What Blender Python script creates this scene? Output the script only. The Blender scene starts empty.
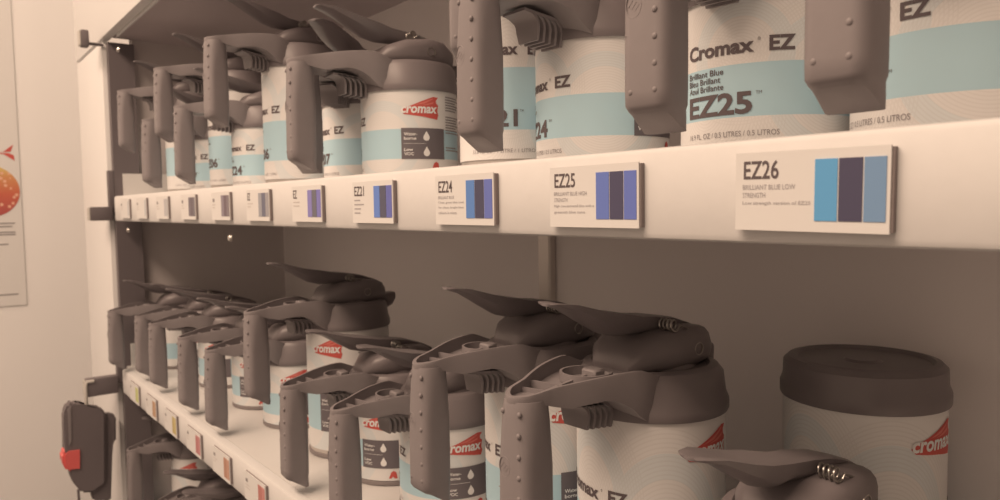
import bpy, bmesh, math, random
from mathutils import Vector, Matrix
random.seed(4)
scn = bpy.context.scene
COL = scn.collection
ZO = 1.35            # height of the camera above the floor
PI = math.pi

# ------------------------------------------------------------------ camera
cd = bpy.data.cameras.new('camera'); cam = bpy.data.objects.new('camera', cd); COL.objects.link(cam)
cd.sensor_width = 36.0; cd.lens = 26.64; cd.clip_start = .02
rx, up, bk = Vector((.61866, .78551, -.0154)), Vector((-.03818, .04963, .99804)), Vector((.78473, -.61686, .06069))
cam.matrix_world = Matrix(((rx.x, up.x, bk.x, 0), (rx.y, up.y, bk.y, -.2853), (rx.z, up.z, bk.z, ZO), (0, 0, 0, 1)))
cd.dof.use_dof = True; cd.dof.focus_distance = .46; cd.dof.aperture_fstop = 15.0
scn.camera = cam
# ------------------------------------------------------------------ light
TINT = (1.0, .728, .535)
w = bpy.data.worlds.new('world'); scn.world = w; w.use_nodes = True
w.node_tree.nodes['Background'].inputs[0].default_value = (*TINT, 1)
w.node_tree.nodes['Background'].inputs[1].default_value = .53
def area(name, loc, target, sx, sy, power):
    ld = bpy.data.lights.new(name, 'AREA'); ld.shape = 'RECTANGLE'; ld.size = sx; ld.size_y = sy
    ld.energy = power; ld.color = TINT
    o = bpy.data.objects.new(name, ld); COL.objects.link(o); o.location = loc
    o.rotation_euler = (Vector(target) - Vector(loc)).to_track_quat('-Z', 'Y').to_euler()
    return o
area('ceiling_lamp_light', (-.45, -1.12, ZO + 1.34), (-.45, .0, ZO), 1.5, .3, 31)
area('wall_fill_light', (-1.50, -1.10, ZO + 1.35), (-1.85, -.2, ZO), 1.0, .3, 10)  # unseen fill light, added to brighten the left wall
scn.view_settings.view_transform = 'Standard'; scn.view_settings.look = 'None'
scn.view_settings.gamma = 1; scn.view_settings.use_curve_mapping = False
scn.view_settings.exposure = 0.0

# ------------------------------------------------------------------ materials
def lin(c):
    c /= 255.
    return c / 12.92 if c <= .04045 else ((c + .055) / 1.055) ** 2.4
def tone(r, g, b, e=1.0):
    """colour a surface needs so that it looks (r,g,b) in the warm room light"""
    return tuple(min(.95, lin(v) / t / e) for v, t in zip((r, g, b), TINT))
MATS = {}
def mat(name, rgb, rough=.6, metal=0., noise=0., nscale=60., bump=0., spec=.5):
    m = bpy.data.materials.new(name); m.use_nodes = True; MATS[name] = m
    nt = m.node_tree; b = nt.nodes['Principled BSDF']
    b.inputs['Base Color'].default_value = (*rgb, 1); b.inputs['Roughness'].default_value = rough
    b.inputs['Metallic'].default_value = metal; b.inputs['Specular IOR Level'].default_value = spec
    if noise or bump:
        tc = nt.nodes.new('ShaderNodeTexCoord'); n = nt.nodes.new('ShaderNodeTexNoise')
        n.inputs['Scale'].default_value = nscale; n.inputs['Detail'].default_value = 4
        nt.links.new(tc.outputs['Object'], n.inputs['Vector'])
        if noise:
            mx = nt.nodes.new('ShaderNodeMix'); mx.data_type = 'RGBA'
            mx.inputs[6].default_value = (*[c * (1 - noise) for c in rgb], 1)
            mx.inputs[7].default_value = (*[min(1, c * (1 + noise)) for c in rgb], 1)
            nt.links.new(n.outputs['Fac'], mx.inputs[0]); nt.links.new(mx.outputs[2], b.inputs['Base Color'])
        if bump:
            bp = nt.nodes.new('ShaderNodeBump'); bp.inputs['Strength'].default_value = bump
            bp.inputs['Distance'].default_value = .001
            nt.links.new(n.outputs['Fac'], bp.inputs['Height']); nt.links.new(bp.outputs[0], b.inputs['Normal'])
    return m
mat('wall_paint', (.90, .90, .90), .8, noise=.02, nscale=3)
mat('cabinet_white', (.80, .80, .80), .5, noise=.015, nscale=8)
mat('lip_white', (.74, .74, .74), .55, noise=.03, nscale=90, bump=.15)
mat('shelf_cream', (.74, .73, .72), .5, noise=.04, nscale=20)
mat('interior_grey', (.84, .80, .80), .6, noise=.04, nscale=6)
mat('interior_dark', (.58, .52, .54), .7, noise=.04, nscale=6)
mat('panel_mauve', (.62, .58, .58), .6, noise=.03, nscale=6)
mat('black_plastic', (.17, .15, .16), .55, spec=.3)
mat('lid_plastic', (.20, .178, .187), .38, noise=.04, nscale=40, spec=.4)
mat('grip_plastic', (.255, .232, .242), .5, noise=.05, nscale=120, bump=.12, spec=.4)
mat('lever_plastic', (.20, .18, .19), .35, spec=.5)
mat('shade_door_grey', (.12, .11, .11), .6)  # dark, so the added door leaf bounces little light
mat('steel', (.75, .72, .68), .28, metal=1.0)
mat('spring_steel', (.42, .40, .38), .32, metal=1.0)
mat('tin', (.62, .58, .55), .4, metal=.7)
mat('rim_dark', (.25, .22, .22), .5)
mat('print_dark', tone(98, 76, 68), .7)
mat('print_soft', tone(150, 126, 112), .7)
mat('print_mid', tone(172, 146, 130), .7)
mat('print_faint', tone(205, 174, 150), .7)
mat('print_red', tone(205, 78, 62), .6)
mat('print_redhi', tone(222, 110, 88), .6)
mat('print_white', (.84, .84, .84), .6)
mat('box_dark', tone(108, 88, 80), .6)
mat('tag_card', (.77, .77, .765), .5)
mat('tag_edge_shade', (.26, .22, .22), .6)
mat('device_red', tone(228, 92, 78), .45)
mat('beige_metal', (.55, .53, .5), .5)
mat('floor_vinyl', (.22, .20, .2), .5, noise=.06, nscale=12)
BARS = {}
def barmat(rgb):
    k = 'bar_%d_%d_%d' % rgb
    if k not in MATS: mat(k, tone(*[v * .84 + .16 * sum(rgb) / 3 for v in rgb], 1.15), .55)
    return k

def label_material():
    """paper can label: cream ground, pale blue band, fine concentric line pattern (uv: turn of circumference / height)"""
    m = bpy.data.materials.new('can_label_paper'); m.use_nodes = True; MATS['label'] = m
    nt = m.node_tree; N = nt.nodes.new; L = nt.links.new
    b = nt.nodes['Principled BSDF']; b.inputs['Roughness'].default_value = .5; b.inputs['Specular IOR Level'].default_value = .35
    uv = N('ShaderNodeUVMap'); sep = N('ShaderNodeSeparateXYZ'); L(uv.outputs[0], sep.inputs[0])
    def M(op, a, bb=None, clamp=False):
        n = N('ShaderNodeMath'); n.operation = op; n.use_clamp = clamp
        for i, v in enumerate((a, bb)):
            if v is None: continue
            if isinstance(v, (int, float)): n.inputs[i].default_value = v
            else: L(v, n.inputs[i])
        return n.outputs[0]
    u, v = sep.outputs[0], sep.outputs[1]
    def rings(u0, v0, freq, rmax):
        du = M('MULTIPLY', M('SUBTRACT', u, u0), .308); dv = M('MULTIPLY', M('SUBTRACT', v, v0), .09)
        d = M('SQRT', M('ADD', M('MULTIPLY', du, du), M('MULTIPLY', dv, dv)))
        s = M('SINE', M('MULTIPLY', d, freq))
        line = M('GREATER_THAN', s, .45)
        return M('MULTIPLY', line, M('LESS_THAN', d, rmax)), d
    r1, d1 = rings(.53, .60, 3600, .040)
    r2, d2 = rings(.46, .25, 3600, .046)
    r3, d3 = rings(.70, .40, 3600, .05)
    lines = M('MAXIMUM', M('MAXIMUM', r1, r2), r3)
    band = M('MULTIPLY', M('GREATER_THAN', v, .215), M('LESS_THAN', v, .535))
    # pale blue drops of the ground pattern above and below the band
    blob = M('MAXIMUM', M('MULTIPLY', M('LESS_THAN', d1, .029), M('GREATER_THAN', d1, .020)),
             M('MULTIPLY', M('LESS_THAN', d3, .040), M('GREATER_THAN', d3, .030)))
    def mixc(fac, A, B):
        n = N('ShaderNodeMix'); n.data_type = 'RGBA'
        if isinstance(fac, float): n.inputs[0].default_value = fac
        else: L(fac, n.inputs[0])
        for i, c in ((6, A), (7, B)):
            if isinstance(c, tuple): n.inputs[i].default_value = (*c, 1)
            else: L(c, n.inputs[i])
        return n.outputs[2]
    cream = (.80, .80, .80); blue = tone(180, 187, 174)
    c = mixc(M('MULTIPLY', blob, .22), cream, blue)
    c = mixc(M('MULTIPLY', lines, .11), c, (.38, .36, .34))
    c = mixc(band, c, blue)
    nz = N('ShaderNodeTexNoise'); nz.inputs['Scale'].default_value = 70; nz.inputs['Detail'].default_value = 3
    tc = N('ShaderNodeTexCoord'); L(tc.outputs['Object'], nz.inputs['Vector'])
    c = mixc(M('MULTIPLY', nz.outputs['Fac'], .10), c, (.50, .46, .42))
    L(c, b.inputs['Base Color'])
    return m
label_material()

# ------------------------------------------------------------------ mesh helpers
def finish(bm, name, m, parent=None, smooth=None, kind=None):
    bmesh.ops.recalc_face_normals(bm, faces=bm.faces[:])
    me = bpy.data.meshes.new(name); bm.to_mesh(me); bm.free()
    for mm in (m if isinstance(m, (list, tuple)) else [m]): me.materials.append(MATS[mm])
    if smooth is not None:
        me.shade_smooth(); me.set_sharp_from_angle(angle=math.radians(smooth))
    o = bpy.data.objects.new(name, me); COL.objects.link(o)
    if parent: o.parent = parent
    return o
def add_box(bm, c, s, bev=0., seg=1, mi=0, rot=None):
    ret = bmesh.ops.create_cube(bm, size=1.0)
    vs = ret['verts']
    mtx = Matrix.Translation(c) @ (rot or Matrix()) @ Matrix.Diagonal((*s, 1))
    bmesh.ops.transform(bm, matrix=mtx, verts=vs)
    fs = set(f for v in vs for f in v.link_faces)
    for f in fs: f.material_index = mi
    if bev:
        es = set(e for v in vs for e in v.link_edges)
        bmesh.ops.bevel(bm, geom=list(es), offset=bev, segments=seg, affect='EDGES', profile=.6)
def boxo(name, lo, hi, m, parent=None, bev=0., seg=2):
    bm = bmesh.new(); lo, hi = Vector(lo), Vector(hi)
    add_box(bm, (lo + hi) / 2, hi - lo, bev, seg)
    return finish(bm, name, m, parent, 35 if bev else None)
def add_lathe(bm, prof, seg=40, c=(0, 0), mi=0, cap=True):
    rows = []
    for r, z in prof:
        rows.append([bm.verts.new((c[0] + r * math.cos(2 * PI * i / seg), c[1] + r * math.sin(2 * PI * i / seg), z)) for i in range(seg)])
    for a, b in zip(rows, rows[1:]):
        for i in range(seg):
            f = bm.faces.new((a[i], a[(i + 1) % seg], b[(i + 1) % seg], b[i])); f.material_index = mi
    if cap:
        for row in (rows[0], rows[-1]):
            f = bm.faces.new(row); f.material_index = mi
def add_loft(bm, rings, cap=True, closed=True, mi=0):
    rows = [[bm.verts.new(p) for p in r] for r in rings]; n = len(rows[0])
    for a, b in zip(rows, rows[1:]):
        for i in range(n if closed else n - 1):
            bm.faces.new((a[i], a[(i + 1) % n], b[(i + 1) % n], b[i])).material_index = mi
    if cap:
        bm.faces.new(rows[0]).material_index = mi; bm.faces.new(rows[-1]).material_index = mi
    return rows
def add_tube(bm, pts, r, n=8, mi=0):
    rings = []; pts = [Vector(p) for p in pts]; prev = None
    for i, p in enumerate(pts):
        t = (pts[min(i + 1, len(pts) - 1)] - pts[max(i - 1, 0)]).normalized()
        a = prev - t * prev.dot(t) if prev is not None else t.orthogonal()
        a.normalize(); prev = a; b = t.cross(a)
        rings.append([p + r * (math.cos(2 * PI * k / n) * a + math.sin(2 * PI * k / n) * b) for k in range(n)])
    add_loft(bm, rings, mi=mi)
def rrect(w, d, r, n=4):
    """rounded rectangle in xy, counter-clockwise"""
    out = []
    for cx, cy, a0 in ((w / 2 - r, d / 2 - r, 0), (-w / 2 + r, d / 2 - r, 90), (-w / 2 + r, -d / 2 + r, 180), (w / 2 - r, -d / 2 + r, 270)):
        for k in range(n + 1):
            a = math.radians(a0 + 90 * k / n); out.append((cx + r * math.cos(a), cy + r * math.sin(a)))
    return out
def add_prism(bm, poly, to3, t0, t1, mi=0):
    """polygon (a,b) extruded from t0 to t1; to3(a,b,t) gives the point"""
    A = [bm.verts.new(to3(a, b, t0)) for a, b in poly]; B = [bm.verts.new(to3(a, b, t1)) for a, b in poly]
    n = len(poly)
    for i in range(n): bm.faces.new((A[i], A[(i + 1) % n], B[(i + 1) % n], B[i])).material_index = mi
    bm.faces.new(A).material_index = mi; bm.faces.new(B).material_index = mi
def tag(o, label, cat, group=None):
    o['label'] = label; o['category'] = cat
    if group: o['group'] = group
    return o
def empty(name, loc, rz=0.):
    o = bpy.data.objects.new(name, None); COL.objects.link(o); o.location = loc; o.rotation_euler = (0, 0, rz)
    o.empty_display_size = .03
    return o

# flat lettering -------------------------------------------------------
_txt = {}
def text_polys(s, bold=.0, shear=0.):
    """(verts, faces) of a string, scaled to the unit box of its bounds"""
    k = (s, bold, shear)
    if k in _txt: return _txt[k]
    cu = bpy.data.curves.new('txt', 'FONT'); cu.body = s; cu.size = 1; cu.offset = bold; cu.shear = shear; cu.resolution_u = 3
    o = bpy.data.objects.new('txt', cu); COL.objects.link(o)
    me = o.to_mesh()
    vs = [(v.co.x, v.co.y) for v in me.vertices]; fs = [tuple(p.vertices) for p in me.polygons]
    o.to_mesh_clear(); bpy.data.objects.remove(o); bpy.data.curves.remove(cu)
    x0 = min(v[0] for v in vs); x1 = max(v[0] for v in vs); y0 = min(v[1] for v in vs); y1 = max(v[1] for v in vs)
    vs = [((x - x0) / (x1 - x0), (y - y0) / (y1 - y0)) for x, y in vs]
    _txt[k] = (vs, fs); return _txt[k]
def flat_text(bm, s, x, y, wd, ht, bold=0., shear=0., mi=0):
    vs, fs = text_polys(s, bold, shear)
    bv = [bm.verts.new((x + a * wd, y + b * ht, 0)) for a, b in vs]
    for f in fs:
        try: bm.faces.new([bv[i] for i in f]).material_index = mi
        except ValueError: pass
def flat_poly(bm, pts, mi=0):
    bm.faces.new([bm.verts.new((a, b, 0)) for a, b in pts]).material_index = mi
def flat_rect(bm, x0, y0, x1, y1, mi=0):
    flat_poly(bm, [(x0, y0), (x1, y0), (x1, y1), (x0, y1)], mi)
def wrap(bm, r):
    """bend a flat drawing (x = arc length, y = height) around a cylinder; x=0 faces -Y, x grows to the viewer's right"""
    xs = [v.co.x for v in bm.verts]
    k = math.floor(min(xs) / .003)
    while k * .003 < max(xs):
        bmesh.ops.bisect_plane(bm, geom=bm.verts[:] + bm.edges[:] + bm.faces[:], plane_co=(k * .003, 0, 0), plane_no=(1, 0, 0)); k += 1
    for v in bm.verts:
        a = v.co.x / r; v.co = Vector((r * math.sin(a), -r * math.cos(a), v.co.y))

# ------------------------------------------------------------------ the room
def structure(o): o['kind'] = 'structure'; return o
structure(boxo('wall_left', (-2.3, -4.0, 0), (-2.2, .9, 2.7), 'wall_paint'))
structure(boxo('wall_back', (-2.2, .45, 0), (1.6, .55, 2.7), 'wall_paint'))
structure(boxo('floor', (-2.3, -4.0, -.05), (1.6, .55, 0), 'floor_vinyl'))

# ------------------------------------------------------------------ the cabinet
XL, XR, YB = -1.545, .42, .335        # inner left face, right end, back panel
S1, S2, S3 = ZO + .027, ZO - .293, ZO - .613      # shelf tops
cab = empty('shelving_cabinet', (0, 0, 0))
tag(cab, 'tall white steel cabinet with open front holding shelves of paint cans', 'cabinet')
boxo('post', (XL - .26, -.002, .02), (XL, .05, ZO + .312), 'cabinet_white', cab, .003)
boxo('header', (XL - .26, -.004, ZO + .316), (XR, .012, 2.2), 'cabinet_white', cab, .002)
boxo('back_panel', (XL - .02, YB, .02), (XR, YB + .012, 2.15), 'interior_grey', cab)
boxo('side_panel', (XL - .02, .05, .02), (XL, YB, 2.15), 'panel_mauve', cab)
boxo('side_panel', (XR, -.002, .02), (XR + .03, YB + .012, 2.2), 'cabinet_white', cab)
bm = bmesh.new(); add_box(bm, (XR + .05, -.33, ZO - .25), (.03, .62, 2.1), .004, 2)  # door leaf added out of view to block light from the right
dr = finish(bm, 'shade_door', 'shade_door_grey', cab, 35)
boxo('shade_door_pull', (XR + .020, -.62, ZO - .30), (XR + .034, -.60, ZO - .10), 'black_plastic', dr, .003)
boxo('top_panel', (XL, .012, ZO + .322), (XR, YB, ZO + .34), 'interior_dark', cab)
boxo('edge_strip', (XL + .06, .0125, ZO + .312), (XR - .01, .0155, ZO + .322), 'lip_white', cab)
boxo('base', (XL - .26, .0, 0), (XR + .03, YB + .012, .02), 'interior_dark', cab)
for sx in (-.687, .1):
    bm = bmesh.new(); add_box(bm, (sx, YB - .006, ZO - .15), (.022, .012, .28), .002, 1)
    finish(bm, 'back_rail', 'tin', cab, 35)
def shelf(z):
    s = boxo('shelf', (XL + .02, .0125, z - .004), (XR - .003, YB - .013, z), 'shelf_cream', cab)
    # folded front lip with rounded edges
    bm = bmesh.new()
    prof = [(.012, z), (.004, z), (.0012, z - .0008), (0, z - .003), (0, z - .042), (.0012, z - .0445), (.004, z - .0455), (.012, z - .0455), (.012, z - .0435), (.003, z - .0425), (.003, z - .004), (.012, z - .003)]
    add_loft(bm, [[(x, y, zz) for y, zz in prof] for x in (XL + .045, XR - .003)])
    finish(bm, 'front_lip', 'lip_white', s, 40)
    boxo('end_flange', (XL + .02, .02, z), (XL + .026, YB - .02, z + .042), 'shelf_cream', s)
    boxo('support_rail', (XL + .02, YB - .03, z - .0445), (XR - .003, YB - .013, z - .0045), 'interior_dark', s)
    return s
for z in (S1, S2, S3): shelf(z)
boxo('upright', (XL + .002, .006, .02), (XL + .019, .05, ZO + .31), 'black_plastic', cab)
for z in (S1, S2):
    boxo('upright_cover', (XL + .003, -.004, z - .03), (XL + .0195, .0058, z + .048), 'black_plastic', cab, .002)
# black hinge arms standing out of the post
for y0, y1, z0, z1 in ((-.0375, -.0245, .297, .327), (-.036, .001, -.0175, .008), (-.057, -.003, -.341, -.308)):
    bm = bmesh.new(); add_box(bm, ((XL + .012), (y0 + y1) / 2, ZO + (z0 + z1) / 2), (.022, y1 - y0, z1 - z0), .003, 2)
    if y1 < -.02: add_box(bm, (XL + .004, (y1 - .002) / 2, ZO + z0 + .009), (.006, abs(y1) + .004, .005), .001, 1)
    h = finish(bm, 'hinge_arm', 'black_plastic', cab, 35)
    add = bmesh.new(); add_box(add, (XL + .012, y0 - .0014, ZO + (z0 + z1) / 2), (.018, .003, (z1 - z0) * .9), .001, 1)
    finish(add, 'end_cap', 'beige_metal', h, 35)
for x, z in ((XL + .06, .29), (-1.47, -.035), (-.915, -.035)):
    bm = bmesh.new()
    add_lathe(bm, [(.0045, 0), (.005, .001), (.0035, .0035), (.001, .0042)], 10)
    for v in bm.verts: v.co = Vector((v.co.x + x, .016 - v.co.z, v.co.y + ZO + z))
    finish(bm, 'bolt', 'steel', cab, 40)

# ------------------------------------------------------------------ paint cans
R = .049
HS, HT = .090, .155
def can_body(H):
    bm = bmesh.new()
    add_lathe(bm, [(R - .004, .002), (R - .001, .0), (R + .0008, .001), (R + .0008, .0045), (R - .0008, .0055), (R - .0008, H - .003), (R + .0006, H - .002), (R + .0006, H), (R - .004, H)], 48)
    for f in bm.faces:
        f.material_index = 1 if f.calc_center_median().z < .0056 else 0
    return finish(bm, 'can_body', ['tin', 'rim_dark'], None, 30)
def can_label(H):
    bm = bmesh.new(); ul = bm.loops.layers.uv.new('UVMap'); n = 64; v0, v1 = .065, .985
    lo = [bm.verts.new(((R + .0002) * math.sin(2 * PI * (i / n - .5)), -(R + .0002) * math.cos(2 * PI * (i / n - .5)), v0 * H)) for i in range(n)]
    hi = [bm.verts.new((v.co.x, v.co.y, v1 * H)) for v in lo]
    for i in range(n):
        j = (i + 1) % n
        f = bm.faces.new((lo[i], lo[j], hi[j], hi[i])); f.smooth = True
        for lp, (a, b) in zip(f.loops, ((i, v0), (i + 1, v0), (i + 1, v1), (i, v1))): lp[ul].uv = (a / n, b)
    me = bpy.data.meshes.new('label'); bm.to_mesh(me); bm.free(); me.materials.append(MATS['label'])
    o = bpy.data.objects.new('label', me); COL.objects.link(o); return o
D = PI / 180 * R          # arc length of one degree
def can_print(code, names, H):
    """lettering, emblem and data panel of one label, as thin printed pieces a hair above the paper"""
    k = H / HS; g = 1.0 if k < 1.2 else 1.12; out = []
    bm = bmesh.new()
    flat_text(bm, 'Cromax', -31 * D, .0538 * k, 51 * D, .0085 * g, .035)
    flat_text(bm, 'EZ', 29 * D, .0538 * k, 16 * D, .0082 * g, .035)
    flat_text(bm, '®', 22 * D, .0538 * k + .006 * g, .0016, .0018)
    for i, s in enumerate(names):
        flat_text(bm, s, -31 * D, (.0447 * k - i * .0042 * g) - .0012, .0019 * len(s) * g, .0034 * g, .008)
    flat_text(bm, code, -31 * D, .0208 * k, 50 * D, .0124 * g, .03)
    flat_text(bm, 'TM', 21 * D, .0208 * k + .0105 * g, .0032, .0016)
    wrap(bm, R + .0005); out.append(('lettering', bm, 'print_dark'))
    bm = bmesh.new()
    flat_text(bm, '16.9 FL. OZ / 0.5 LITRES / 0.5 LITROS' if k < 1.2 else '33.8 FL. OZ / 1 LITRE / 1 LITRO', -30 * D, .0088 * k, .056, .0030)
    for i in range(15):
        flat_rect(bm, 153 * D, (.0800 - i * .0026) * k - (.004 if i > 5 else 0) - (.012 if i > 12 else 0), (153 + 30 + 7 * math.sin(i * 2.3)) * D, (.0800 - i * .0026) * k + .0012 - (.004 if i > 5 else 0) - (.012 if i > 12 else 0))
    wrap(bm, R + .0005); out.append(('fine_print', bm, 'print_soft'))
    # red wing emblem
    x0, x1, z0 = (97 if k < 1.2 else 86) * D, (142 if k < 1.2 else 132) * D, (.0575 * k if k < 1.2 else .119); W = x1 - x0; Hh = .022 * g
    wing = [(0, .36), (.10, .50), (.30, .62), (.52, .78), (.72, .92), (.86, 1.0), (1.0, .98), (.93, .84), (.94, .72), (1.0, .64), (.97, .36), (1.0, .20), (.96, 0), (.78, .05), (.55, .12), (.30, .17), (.08, .22)]
    bm = bmesh.new(); flat_poly(bm, [(x0 + a * W, z0 + b * Hh) for a, b in wing])
    bmesh.ops.triangulate(bm, faces=bm.faces[:]); wrap(bm, R + .0005); out.append(('emblem', bm, 'print_red'))
    bm = bmesh.new()
    for s in ([(.34, .60), (.60, .76), (.86, .94), (.84, .88), (.62, .68)], [(.5, .60), (.72, .70), (.88, .78), (.86, .70), (.7, .62)]):
        flat_poly(bm, [(x0 + a * W, z0 + b * Hh) for a, b in s])
    wrap(bm, R + .0007); out.append(('emblem_feather', bm, 'print_redhi'))
    bm = bmesh.new(); flat_text(bm, 'cromax', x0 + .03 * W, z0 + .26 * Hh, .95 * W, .30 * Hh, .03, .15)
    wrap(bm, R + .0009); out.append(('emblem_lettering', bm, 'print_white'))
    # dark data panel with two drops
    bm = bmesh.new(); flat_rect(bm, 97 * D, .0190 * k, 150 * D, .0490 * k); wrap(bm, R + .0005); out.append(('data_panel', bm, 'box_dark'))
    bm = bmesh.new()
    for zz, t1, t2 in ((.0365 * k, 'Water-', 'borne'), (.0215 * k, 'Low', 'VOC')):
        flat_text(bm, t1, 101 * D, zz + .0052, 15 * D if len(t1) > 3 else 10 * D, .0030, .02)
        flat_text(bm, t2, 101 * D, zz + .0010, 14 * D if len(t2) > 3 else 11 * D, .0030, .02)
        cx = 127 * D
        flat_poly(bm, [(cx + .0033 * math.sin(a) , zz + .0034 - .0033 * math.cos(a)) for a in [math.radians(q) for q in range(-130, 131, 26)]] + [(cx, zz + .0098)])
    flat_rect(bm, 101 * D, .0338 * k, 126 * D, .0338 * k + .0003)
    wrap(bm, R + .0009); out.append(('panel_lettering', bm, 'print_white'))
    bm = bmesh.new(); flat_poly(bm, [(132 * D, .0085 * k), (135 * D, .0150 * k), (138 * D, .0165 * k), (141 * D, .0150 * k), (142.5 * D, .0085 * k), (139 * D, .0085 * k), (137 * D, .0105 * k), (135 * D, .0085 * k)])
    bmesh.ops.triangulate(bm, faces=bm.faces[:]); wrap(bm, R + .0005); out.append(('warning_mark', bm, 'print_red'))
    res = []
    for nme, b, m in out:
        o = finish(b, nme, m); res.append(o)
        if nme in ('fine_print', 'lettering', 'panel_lettering'): o['kind'] = 'stuff'
    return res

# the mixing lid: skirt, stirrer housing, thumb lever, spring, spout; z counted from the can's rim
def lid_parts():
    out = []
    bm = bmesh.new()
    add_lathe(bm, [(R - .006, .001), (R + .0018, -.0045), (R + .0024, -.003), (R + .0024, .002), (R + .0004, .0075), (R - .0012, .021), (R - .0045, .0255), (R - .010, .0268), (R - .012, .0245), (.030, .0245), (.028, .029), (.018, .0305), (.001, .0307)], 48)
    lid = finish(bm, 'mixing_lid', 'lid_plastic', None, 32)
    # housing
    bm = bmesh.new()
    rings = []
    for y, wd, z0, z1 in ((-.040, .030, .0235, .031), (-.030, .048, .0235, .043), (-.012, .060, .0235, .049), (.012, .062, .0235, .052), (.030, .054, .0235, .050), (.042, .040, .0235, .043)):
        hh = (z1 - z0); rings.append([(px, y, z0 + hh / 2 + pz) for px, pz in rrect(wd, hh, min(.009, hh * .42), 3)])
    add_loft(bm, rings)
    out.append(('housing', finish(bm, 'housing', 'lid_plastic', None, 40)))
    # spout at the far side
    bm = bmesh.new(); rings = []
    for y, wd, z0, z1 in ((.036, .030, .012, .029), (.048, .028, .012, .030), (.058, .022, .016, .031), (.063, .016, .022, .031)):
        hh = z1 - z0; rings.append([(px, y, z0 + hh / 2 + pz) for px, pz in rrect(wd, hh, hh * .3, 3)])
    add_loft(bm, rings); out.append(('spout', finish(bm, 'spout', 'lid_plastic', None, 40)))
    # thumb lever: dished paddle, neck, hub
    bm = bmesh.new(); rings = []
    for y, z, wd, t, dish in ((-.0965, .0770, .010, .0022, 0), (-.0935, .0775, .019, .003, .0006), (-.082, .0762, .027, .0046, .0016), (-.064, .0710, .032, .0100, .0022), (-.050, .0675, .032, .0150, .0016), (-.036, .0650, .030, .0170, .0004), (-.020, .0615, .022, .0140, 0), (-.006, .0600, .022, .0150, 0), (.014, .0565, .021, .0120, 0), (.034, .050, .018, .0080, 0), (.046, .044, .014, .0060, 0)):
        ring = []
        for j in range(7):
            s = -1 + 2 * j / 6; ring.append((s * wd / 2, y, z - dish * (1 - s * s) - (.0008 if abs(s) == 1 else 0)))
        for j in range(6, -1, -1):
            s = -1 + 2 * j / 6; ring.append((s * wd / 2 * .92, y, z - t * (1 - .45 * s * s) - dish * .6))
        rings.append(ring)
    add_loft(bm, rings); out.append(('lever', finish(bm, 'lever', 'lever_plastic', None, 45)))
    # torsion spring beside the hub
    bm = bmesh.new()
    pts = [(.0125 + .012 * k / 40, -.004 + 0.0038 * math.cos(2 * PI * k / 10), .0540 + .0038 * math.sin(2 * PI * k / 10)) for k in range(41)]
    add_tube(bm, pts + [(.0245, .012, .049)], .0007, 6)
    out.append(('spring', finish(bm, 'spring', 'spring_steel', None, 60)))
    bm = bmesh.new()
    pts = [(.0305, .012 + .0042 * math.cos(2 * PI * k / 16), .037 + .0042 * math.sin(2 * PI * k / 16)) for k in range(17)]
    add_tube(bm, pts, .0007, 6); out.append(('pivot_ring', finish(bm, 'pivot_ring', 'spring_steel', None, 60)))
    return lid, out
def arm_outline():
    """half width of the arm along y, tip to lid"""
    pts = [(-.1250, .0), (-.1246, .0032), (-.1228, .0066), (-.1195, .0098), (-.1145, .0121), (-.108, .0136), (-.1015, .0152), (-.093, .0192), (-.082, .0240), (-.073, .0272), (-.066, .0292), (-.060, .0308), (-.054, .0322), (-.048, .0334), (-.042, .0338), (-.034, .0330), (-.026, .0305), (-.018, .0265)]
    return pts
def topz(y):
    t = (y + .125) / .075
    e = max(0, min(1, (y + .052) / .026)); e = e * e * (3 - 2 * e)
    return .0235 + .0090 * math.sin(min(1, t) * PI / 2) - .0078 * e
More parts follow.
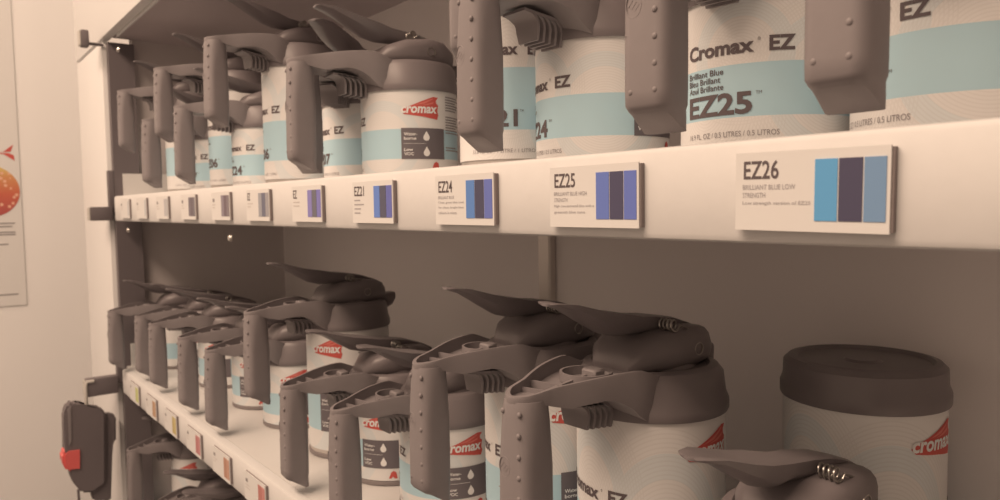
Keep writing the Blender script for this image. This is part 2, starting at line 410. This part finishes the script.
def handle_parts():
    A = arm_outline(); th = .0017
    out_o = [(-x, y) for y, x in A[::-1]] + [(x, y) for y, x in A[1:]]          # lid-left, tip, lid-right
    def inset(y, x): return (max(0, x - th * (1.15 if x > .006 else 1.0)), y + (th * 1.4 if x < .011 else th * .4))
    Ain = [inset(y, x) for y, x in A]
    out_i = [(-x, y) for x, y in Ain[::-1]] + [(x, y) for x, y in Ain[1:]]
    def botz(y):
        t = max(0, min(1, (y + .076) / .030))
        return topz(y) - (.006 + .0095 * max(0, min(1, (y + .115) / .020))) - .0165 * t * t
    bm = bmesh.new(); n = len(out_o)
    ob = [bm.verts.new((x * .93, y + (.001 if abs(x) < .01 else 0), botz(y))) for x, y in out_o]
    om = [bm.verts.new((x, y, topz(y) - .0016)) for x, y in out_o]
    ot = [bm.verts.new((x * .985, y + (.0004 if abs(x) < .01 else 0), topz(y))) for x, y in out_o]
    it = [bm.verts.new((x, y, topz(y) - .0001)) for x, y in out_i]
    fl = [bm.verts.new((x * .97, y, topz(y) - .0095)) for x, y in out_i]
    for a, b in ((ob, om), (om, ot), (ot, it), (it, fl)):
        for i in range(n - 1): bm.faces.new((a[i], a[i + 1], b[i + 1], b[i]))
    m = n // 2
    for row in (ob, fl):
        for i in range(m - 1): bm.faces.new((row[i], row[i + 1], row[n - 2 - i], row[n - 1 - i]))
        bm.faces.new((row[m - 1], row[m], row[m + 1]))
    for i in (0, n - 1): pass
    bm.faces.new([ob[0], om[0], ot[0], it[0], fl[0], fl[-1], it[-1], ot[-1], om[-1], ob[-1]])
    handle = finish(bm, 'handle', 'grip_plastic', None, 38)
    out = []
    # webs inside the arm
    def hw(y):
        for (y0, x0), (y1, x1) in zip(A, A[1:]):
            if y0 <= y <= y1: return x0 + (x1 - x0) * (y - y0) / (y1 - y0)
        return .03
    for y, sk in ((-.101, .006), (-.090, .006)):
        bm = bmesh.new(); h = hw(y) - th
        z = topz(y)
        add_prism(bm, [(-h, -.0007 - sk * .5), (h, -.0007 + sk * .5), (h, .0007 + sk * .5), (-h, .0007 - sk * .5)], lambda a, b, t: (a, y + b, t), z - .0096, z - .0045)
        out.append(('web', finish(bm, 'web', 'grip_plastic')))
    bm = bmesh.new()
    add_prism(bm, [(.0015, -.1190), (.0035, -.1190), (.0045, -.066), (.0025, -.066)], lambda a, b, t: (a, b, topz(b) - t), .0096, .0042)
    out.append(('web', finish(bm, 'web', 'grip_plastic')))
    bm = bmesh.new(); rings = []
    for kk in range(15):
        a = math.radians(50 + 260 * kk / 14); c, s = math.cos(a), math.sin(a)
        rings.append([(s * rr, -.062 + c * rr, topz(-.062) + zz) for rr, zz in ((.0150, -.0094), (.0150, -.0035), (.0166, -.0035), (.0166, -.0094))])
    add_loft(bm, rings); out.append(('web', finish(bm, 'web', 'grip_plastic', None, 40)))
    bm = bmesh.new(); add_box(bm, (.004, -.060, topz(-.06) - .0055), (.012, .010, .008), .0012, 1)
    out.append(('latch', finish(bm, 'latch', 'grip_plastic', None, 40)))
    # comb of curved fins under the arm
    for i in range(5):
        bm = bmesh.new(); ys = -.0715 + i * .0052; zt = .0115 - .0006 * i; rad = .0095
        path = [(ys - rad - .003, zt + .0005), (ys - rad, zt)] + [(ys - rad + rad * math.sin(a), zt - rad + rad * math.cos(a)) for a in (math.radians(q) for q in (18, 36, 54, 72, 90))] + [(ys + .0005, zt - rad - .0085)]
        rings = []
        for q, (y, z) in enumerate(path):
            y2, z2 = path[min(q + 1, len(path) - 1)]; y1, z1 = path[max(q - 1, 0)]
            l = math.hypot(y2 - y1, z2 - z1); ny, nz = -(z2 - z1) / l * .0010, (y2 - y1) / l * .0010
            wf = .0115 if q < len(path) - 1 else .0095
            rings.append([(-wf, y + ny, z + nz), (wf, y + ny, z + nz), (wf, y - ny, z - nz), (-wf, y - ny, z - nz)])
        add_loft(bm, rings); out.append(('fin', finish(bm, 'fin', 'grip_plastic', None, 40)))
    # grip
    bm = bmesh.new(); rings = []
    for z, wd, d, yo in ((.0205, .0256, .0232, .0003), (.0170, .0262, .0238, .0), (.008, .0264, .0238, .0), (-.020, .0266, .0240, -.0002), (-.045, .0268, .0242, -.0004), (-.062, .0268, .0242, -.0006), (-.0690, .0266, .0238, -.0006), (-.0712, .0250, .0224, 0)):
        rings.append([(px, -.1127 + yo + py, z) for px, py in rrect(wd, d, .0112 if z > .015 else .0095 if z > .005 else .0062, 4)])
    # slanted foot with a beak on the can side
    def foot(f):
        r = []
        for px, py in rrect(.0250, .0220, .0056, 4):
            t = (py + .011) / .022
            r.append((px * (1 - .18 * f * (1 - t)), -.1127 + py * (1 - .10 * f) + .0012 * f, -.0712 - f * (.0020 + .0085 * max(0, min(1, t * 1.5 - .15)))))
        return r
    rings += [foot(.4), foot(.8), foot(1.0)]
    add_loft(bm, rings)
    dots = [(.0070, .0135 - .0127 * k) for k in range(7)] + [(-.0070, .0135), (-.0070, -.0627)]
    for x, z in dots:
        ret = bmesh.ops.create_icosphere(bm, subdivisions=2, radius=1.0)
        bmesh.ops.transform(bm, matrix=Matrix.Translation((x, -.1246 if z < .01 else -.1238, z)) @ Matrix.Diagonal((.0016, .0013, .0019, 1)), verts=ret['verts'])
    out.append(('grip', finish(bm, 'grip', 'grip_plastic', None, 40)))
    # raised round maker's mark and seam on the grip
    bm = bmesh.new()
    pts = [(-.0052 + .0046 * math.cos(2 * PI * k / 20), -.12475, -.0205 + .0062 * math.sin(2 * PI * k / 20)) for k in range(21)]
    add_tube(bm, pts, .00035, 5)
    for dx, dz in ((-.002, .0012), (0, 0), (.0018, -.0012)):
        add_box(bm, (-.0052 + dx, -.12475, -.0205 + dz), (.0012, .0006, .0042), 0, rot=Matrix.Rotation(.7, 4, 'Y'))
    add_tube(bm, [(-.011, -.1244, -.0345), (-.003, -.1246, -.0353), (.005, -.1246, -.0350)], .0003, 5)
    out.append(('grip_mark', finish(bm, 'grip_mark', 'grip_plastic', None, 40)))
    return handle, out

PROTO = {}
for H in (HS, HT): PROTO['body', H] = can_body(H); PROTO['label', H] = can_label(H)
PROTO['lid'] = lid_parts(); PROTO['handle'] = handle_parts()
PRINTS = {}
bm = bmesh.new()
add_lathe(bm, [(R - .006, .001), (R + .0018, -.0045), (R + .0024, -.003), (R + .0024, .004), (R + .0006, .009), (R + .0002, .020), (R - .003, .0235), (R - .007, .0242), (R - .009, .0215), (.012, .0215), (.010, .0230), (.001, .0232)], 48)
PROTO['cover'] = finish(bm, 'cover', 'lid_plastic', None, 32)
_trash = [PROTO['cover'], PROTO['body', HS], PROTO['body', HT], PROTO['label', HS], PROTO['label', HT], PROTO['lid'][0], PROTO['handle'][0]] + [o for _, o in PROTO['lid'][1]] + [o for _, o in PROTO['handle'][1]]
def cp(src, name, parent):
    o = src.copy(); o.name = name; COL.objects.link(o); o.parent = parent; return o
NAMES = {'EZ25': ('Brilliant Blue', 'Bleu Brillant', 'Azul Brillante')}
def paint_can(X, Y, z, H, code, rot, label, group, hrot=0., scale=1.0, plain=False):
    """hrot turns the whole can with its handle, rot (degrees) turns the label under the lid"""
    t = empty('paint_can', (X, Y, z), math.radians(hrot)); t.scale = (scale, scale, 1)
    tag(t, label, 'paint can', group)
    cp(PROTO['body', H], 'can_body', t)
    lb = cp(PROTO['label', H], 'label', t); lb.rotation_euler = (0, 0, math.radians(rot - hrot))
    if (code, H) not in PRINTS:
        PRINTS[code, H] = can_print(code, NAMES.get(code, ('Blue Tint', 'Teinte Bleue')), H); _trash.extend(PRINTS[code, H])
    for p in PRINTS[code, H]: cp(p, p.name.split('.')[0], lb)
    if plain:      # stored with a flat cover instead of a mixing lid
        cp(PROTO['cover'], 'cover', t).location = (0, 0, H)
        return t
    ld = cp(PROTO['lid'][0], 'mixing_lid', t); ld.location = (0, 0, H)
    for nme, o in PROTO['lid'][1]: cp(o, nme, ld)
    hd = cp(PROTO['handle'][0], 'handle', t); hd.location = (0, 0, H)
    for nme, o in PROTO['handle'][1]: cp(o, nme, hd)
    return t
GU, GL, GB = 'paint cans on the upper shelf', 'paint cans on the lower shelf', 'paint cans on the bottom shelf'
UP = [
 (-.148, .120, HS, 'EZ26', -38, 0, 'short paint can at far right of the upper shelf, grip cut by top edge'),
 (-.255, .120, HS, 'EZ25', 6, 5.5, 'short paint can with full dark lettering facing out, second from the right on upper shelf'),
 (-.390, .120, HS, 'EZ24', -26, 0, 'short paint can behind the middle grip, third from the right on upper shelf'),
 (-.500, .128, HT, 'EZ21', 33, 34, 'tall paint can mostly hidden behind the middle upper grip, handle turned right'),
 (-.664, .120, HS, 'EZ24', -47, -7, 'short upper can turned to show its red emblem and dark data panel'),
 (-.772, .128, HS, 'EZ07', -12, 30, 'short upper can tucked left of the red emblem can, under its arm'),
 (-.934, .120, HT, 'EZ06', -10, 5, 'tall upper can with high grip, left of the red emblem can'),
 (-1.058, .120, HS, 'EZ24', 5, -5, 'short upper can with a low grip, fourth from the white post'),
 (-1.163, .120, HT, 'EZ06', 5, 0, 'tall upper can with a high grip, third from the white post'),
 (-1.268, .120, HS, 'EZ07', 5, 8, 'short upper can with a low grip, second from the white post'),
 (-1.411, .120, HT, 'EZ21', 60, 0, 'tall upper can nearest the white post'),
]
for X, Y, H, code, rot, hrot, lab in UP: paint_can(X, Y, S1, H, code, rot, lab, GU, hrot)
LOW = [
 (-.345, .120, HT, 'EZ63', -20, 2, 'large tall lower can in front, cream label with red emblem, open arm at centre', 1.06),
 (-.460, .120, HT, 'EZ63', -32, 0, 'tall lower can just left of the large front can, its grip in mid picture', 1),
 (-.603, .120, HS, 'EZ26', -45, 0, 'short lower can with red emblem behind the mid-picture grip', 1),
 (-.711, .120, HS, 'EZ24', -78, -4, 'short lower can with lowest full grip, left of the mid-picture tall grip', 1),
 (-.818, .120, HT, 'EZ06', -75, 0, 'tall lower can rising above its short neighbours, left of centre', 1),
 (-.970, .120, HS, 'EZ07', -60, 0, 'short lower can directly left of the tall one left of centre', 1),
 (-1.095, .120, HS, 'EZ07', -75, 0, 'short lower can, fourth counted from the white post', 1),
 (-1.262, .120, HS, 'EZ07', -75, 0, 'short lower can, third counted from the white post', 1),
 (-1.368, .122, HS, 'EZ07', -60, 0, 'short lower can, second counted from the white post', 1),
 (-1.475, .100, HS, 'EZ07', 150, 0, 'short lower can nearest the white post, grip overlapping the post', 1),
 (-.220, .106, HS, 'EZ25', -30, -4, 'short lower can at the front right corner, only lever and lid visible', 1),
 (-.256, .250, HT, 'EZ63', -27, 178, 'tall can with flat dark cover at the back right of the lower shelf', 1.1),
]
for X, Y, H, code, rot, hrot, lab, sc in LOW: paint_can(X, Y, S2, H, code, rot, lab, GL, hrot, sc, hrot == 178)
BOT = [
 (-1.462, .118, HT, 'EZ06', -60, 0, 'tall bottom shelf can with its arm under the lower shelf, beside the post'),
 (-1.330, .120, HS, 'EZ07', -70, 0, 'short bottom shelf can, second from the post, at lower left edge'),
 (-1.215, .120, HS, 'EZ07', -70, 0, 'short bottom shelf can, third from the post, half cut by lower edge'),
]
for X, Y, H, code, rot, hrot, lab in BOT: paint_can(X, Y, S3, H, code, rot, lab, GB, hrot)
for o in _trash: bpy.data.objects.remove(o)

# ------------------------------------------------------------------ shelf tags
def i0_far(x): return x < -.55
def shelf_tag(xr, zc, code, lines, bars, label, group, bw=(.0092, .0092, .0082), tilt=0.):
    W, Hh = .0655, .0330
    t = empty('shelf_tag', (xr - W / 2, -.0003, zc)); t.rotation_euler = (0, tilt, 0); tag(t, label, 'shelf tag', group)
    def up(bm, y):
        for v in bm.verts: v.co = Vector((v.co.x, y, v.co.y))
    boxo('holder', (-W / 2 + .001, -.0024, -Hh / 2 + .0005), (W / 2 + .0009, .0, Hh / 2 - .0006), 'tag_edge_shade', t)  # holder coloured dark; its rim stands for shade at the card's right edge
    boxo('card', (-W / 2, -.0032, -Hh / 2), (W / 2, -.0024, Hh / 2), 'tag_card', t)
    bm = bmesh.new()
    if code: flat_text(bm, code, -W / 2 + .0040, .0052, .0041 * len(code), .0078, .012)
    else: flat_rect(bm, -W / 2 + .005, .005, -W / 2 + .012, .009)
    up(bm, -.0034); finish(bm, 'lettering', 'print_dark' if code else 'print_soft', t)['kind'] = 'stuff'
    bm = bmesh.new()
    for i, s in enumerate(lines):
        z = .0018 - i * .0034
        if s: flat_text(bm, s, -W / 2 + .0036, z - .0010, min(.00135 * len(s), .031), .0021 if s.isupper() else .0019)
        else: flat_rect(bm, -W / 2 + .0036, z - .0006, -W / 2 + .016 + .004 * math.sin(i * 2.1 + xr * 40), z + .0004)
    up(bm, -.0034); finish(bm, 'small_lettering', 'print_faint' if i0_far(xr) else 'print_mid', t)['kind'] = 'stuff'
    x = W / 2 - .0014 - sum(bw[:len(bars)]) - .0006 * (len(bars) - 1)
    for b, wd in zip(bars, bw):
        boxo('colour_bar', (x, -.0035, -Hh / 2 + .0045), (x + wd, -.0031, Hh / 2 - .0040), barmat(b), t); x += wd + .0006
TG, TL = 'tags on the upper shelf edge', 'tags on the lower shelf edge'
TAGS = [
 ('EZ26', ['BRILLIANT BLUE LOW', 'STRENGTH', 'Low strength version of EZ25'], [(98, 160, 188), (84, 68, 82), (128, 146, 162)], 'largest tag, far right on upper shelf edge, with light blue and dark bars'),
 ('EZ25', ['BRILLIANT BLUE HIGH', 'STRENGTH', 'High concentrated blue with a', 'greenish blue tone'], [(110, 116, 172), (86, 70, 86), (110, 112, 170)], 'second tag from the right on upper shelf edge, two violet blue bars'),
 ('EZ24', ['BRILLIANT BLUE', 'Clean, green blue used', 'for clean, bright blue', 'colours in mixes'], [(98, 130, 176), (84, 70, 84), (112, 110, 166)], 'third tag from the right on upper shelf edge, one lighter and one darker blue bar'),
 ('EZ21', ['', '', '', ''], [(108, 128, 184), (98, 84, 92), (112, 102, 160)], 'fourth tag from the right on upper shelf edge, blue and violet bars'),
 ('EZ', ['', ''], [(150, 122, 166), (122, 104, 100), (138, 114, 166)], 'fifth tag from the right on upper shelf edge, pale purple bars'),
 ('EZ', ['', ''], [(176, 152, 138), (124, 108, 110), (178, 150, 134)], 'sixth tag from the right on upper shelf edge, greyish tan bars'),
 ('', ['', ''], [(160, 128, 120), (132, 98, 92), (150, 118, 106)], 'seventh tag from the right on upper shelf edge, reddish brown bars'),
 ('', ['', ''], [(140, 112, 104), (126, 98, 92), (138, 112, 102)], 'fourth tag from the white post on upper shelf edge, dark brown bars'),
 ('', ['', ''], [(212, 180, 158), (206, 176, 152)], 'third tag from the white post on upper shelf edge, nearly blank'),
 ('', ['', ''], [(214, 184, 160)], 'second tag from the white post on upper shelf edge, nearly blank'),
 ('', ['', ''], [(216, 186, 162)], 'tag nearest the white post on upper shelf edge, nearly blank'),
]
TX = [-.1256, -.2465, -.3640, -.4880, -.6130, -.7370, -.8580, -.9910, -1.1230, -1.2500, -1.3680]
for i, (code, lines, bars, lab) in enumerate(TAGS):
    shelf_tag(TX[i], ZO + .0038, code, lines, bars, lab, TG, tilt=(.012 if i == 0 else 0))
LT = [((214, 112, 88), 'red barred tag on the lower shelf edge, cut by the bottom of the picture'), ((208, 128, 88), 'orange barred tag between two red ones on the lower shelf edge'), ((212, 112, 94), 'red barred tag, fourth from the post on lower shelf edge'),
      ((216, 166, 86), 'amber barred tag, third from the post on lower shelf edge'), ((208, 138, 88), 'orange barred tag, second from the post on lower shelf edge'), ((216, 190, 96), 'yellow barred tag nearest the post on lower shelf edge')]
for i, (c, lab) in enumerate(LT):
    shelf_tag(-.777 - .1170 * i, ZO - .3165, '', ['', ''], [c, tuple(min(235, v + 12) for v in c)], lab, TL, bw=(.0095, .0095))

# ------------------------------------------------------------------ poster on the left wall
p = empty('poster', (-2.2, -.30, ZO + .0)); tag(p, 'white poster with a red and yellow globe on the left wall', 'poster')
def face(bm, x):      # drawing (a = along y, b = z) laid on the wall
    for v in bm.verts: v.co = Vector((x, v.co.x, v.co.y))
boxo('sheet', (.0005, -.24, -.232), (.0035, .222, .80), 'tag_card', p)
m = mat('globe_print', (.8, .4, .2), .5); nt = m.node_tree
tc = nt.nodes.new('ShaderNodeTexCoord'); sp = nt.nodes.new('ShaderNodeSeparateXYZ'); nt.links.new(tc.outputs['Object'], sp.inputs[0])
mr = nt.nodes.new('ShaderNodeMapRange'); mr.inputs[1].default_value = -.02; mr.inputs[2].default_value = .125; nt.links.new(sp.outputs[2], mr.inputs[0])
cr = nt.nodes.new('ShaderNodeValToRGB'); nt.links.new(mr.outputs[0], cr.inputs[0])
el = cr.color_ramp.elements; el[0].color = (*tone(170, 70, 66), 1); el[1].color = (*tone(226, 190, 100), 1)
e2 = el.new(.45); e2.color = (*tone(204, 92, 62), 1); e3 = el.new(.75); e3.color = (*tone(214, 132, 76), 1)
vo = nt.nodes.new('ShaderNodeTexVoronoi'); vo.inputs['Scale'].default_value = 70; nt.links.new(tc.outputs['Object'], vo.inputs['Vector'])
th = nt.nodes.new('ShaderNodeMath'); th.operation = 'LESS_THAN'; th.inputs[1].default_value = .26; nt.links.new(vo.outputs['Distance'], th.inputs[0])
mx = nt.nodes.new('ShaderNodeMix'); mx.data_type = 'RGBA'; nt.links.new(th.outputs[0], mx.inputs[0]); nt.links.new(cr.outputs[0], mx.inputs[6]); mx.inputs[7].default_value = (*tone(232, 160, 120), 1)
nt.links.new(mx.outputs[2], nt.nodes['Principled BSDF'].inputs['Base Color'])
bm = bmesh.new(); flat_poly(bm, [(.157 + .063 * math.cos(2 * PI * k / 40), .053 + .063 * math.sin(2 * PI * k / 40)) for k in range(40)]); face(bm, .0042)
finish(bm, 'globe_picture', 'globe_print', p)
bm = bmesh.new()
flat_poly(bm, [(.16, .148), (.19, .150), (.211, .168), (.205, .150)]); flat_poly(bm, [(.16, .146), (.19, .144), (.213, .128), (.211, .142), (.2, .147)]); face(bm, .0042)
finish(bm, 'arrow_tail', 'print_red', p)
bm = bmesh.new()
for z, a in ((-.028, .206), (-.036, .20), (-.05, .206), (-.056, .206), (-.080, .19), (-.205, .205)): flat_rect(bm, .10, z, a, z + .003)
face(bm, .0042); finish(bm, 'small_lettering', 'print_soft', p)['kind'] = 'stuff'

# ------------------------------------------------------------------ hand device hanging at the post
X0 = XL + .015
d = empty('hand_device', (X0, -.05, ZO - .43)); tag(d, 'black handheld device with red button hanging from the post hook', 'device')
FR = [(-.0964, -.3616), (-.0894, -.3446), (-.0797, -.3426), (-.0705, -.3516), (-.035, -.3618), (-.0288, -.3743), (-.0343, -.5026), (-.0548, -.5146), (-.0743, -.5116), (-.0892, -.4854), (-.0978, -.4277)]
BKP = [(-.0552, -.3713), (-.0156, -.3787), (-.0107, -.3835), (-.0127, -.431), (-.0213, -.4349), (-.0259, -.5412), (-.0556, -.5334), (-.0606, -.4961)]
RED = [(-.0945, -.4247), (-.0706, -.4262), (-.0724, -.4688), (-.0963, -.4651), (-.1021, -.4526), (-.1028, -.434)]
def part(name, poly, t0, t1, m, bev):
    bm = bmesh.new(); add_prism(bm, poly, lambda a, b, t: (t, a + .05, b + .43), t0, t1)
    if bev: bmesh.ops.bevel(bm, geom=bm.edges[:], offset=bev, segments=2, affect='EDGES')
    return finish(bm, name, m, d, 40)
part('holster', BKP, -.012, .012, 'black_plastic', .003)
part('body', FR, -.010, .022, 'black_plastic', .004)
part('button', RED, -.012, .025, 'device_red', .004)
part('cover_edge', [(-.0905, -.3536), (-.0845, -.3477), (-.0860, -.4120), (-.0910, -.4200)], .018, .0235, 'grip_plastic', .0008)
bm = bmesh.new(); add_tube(bm, [(.006, -.028, -.078), (.006, -.0275, -.10), (.006, -.028, -.16), (.0, -.02, -.24)], .0022, 8); finish(bm, 'cord', 'black_plastic', d, 60)
bm = bmesh.new(); add_tube(bm, [(.008, .006, .118), (.008, -.0055, .118), (.008, -.0080, .112), (.008, -.0085, .060)], .0032, 8); finish(bm, 'hook', 'beige_metal', d, 60)
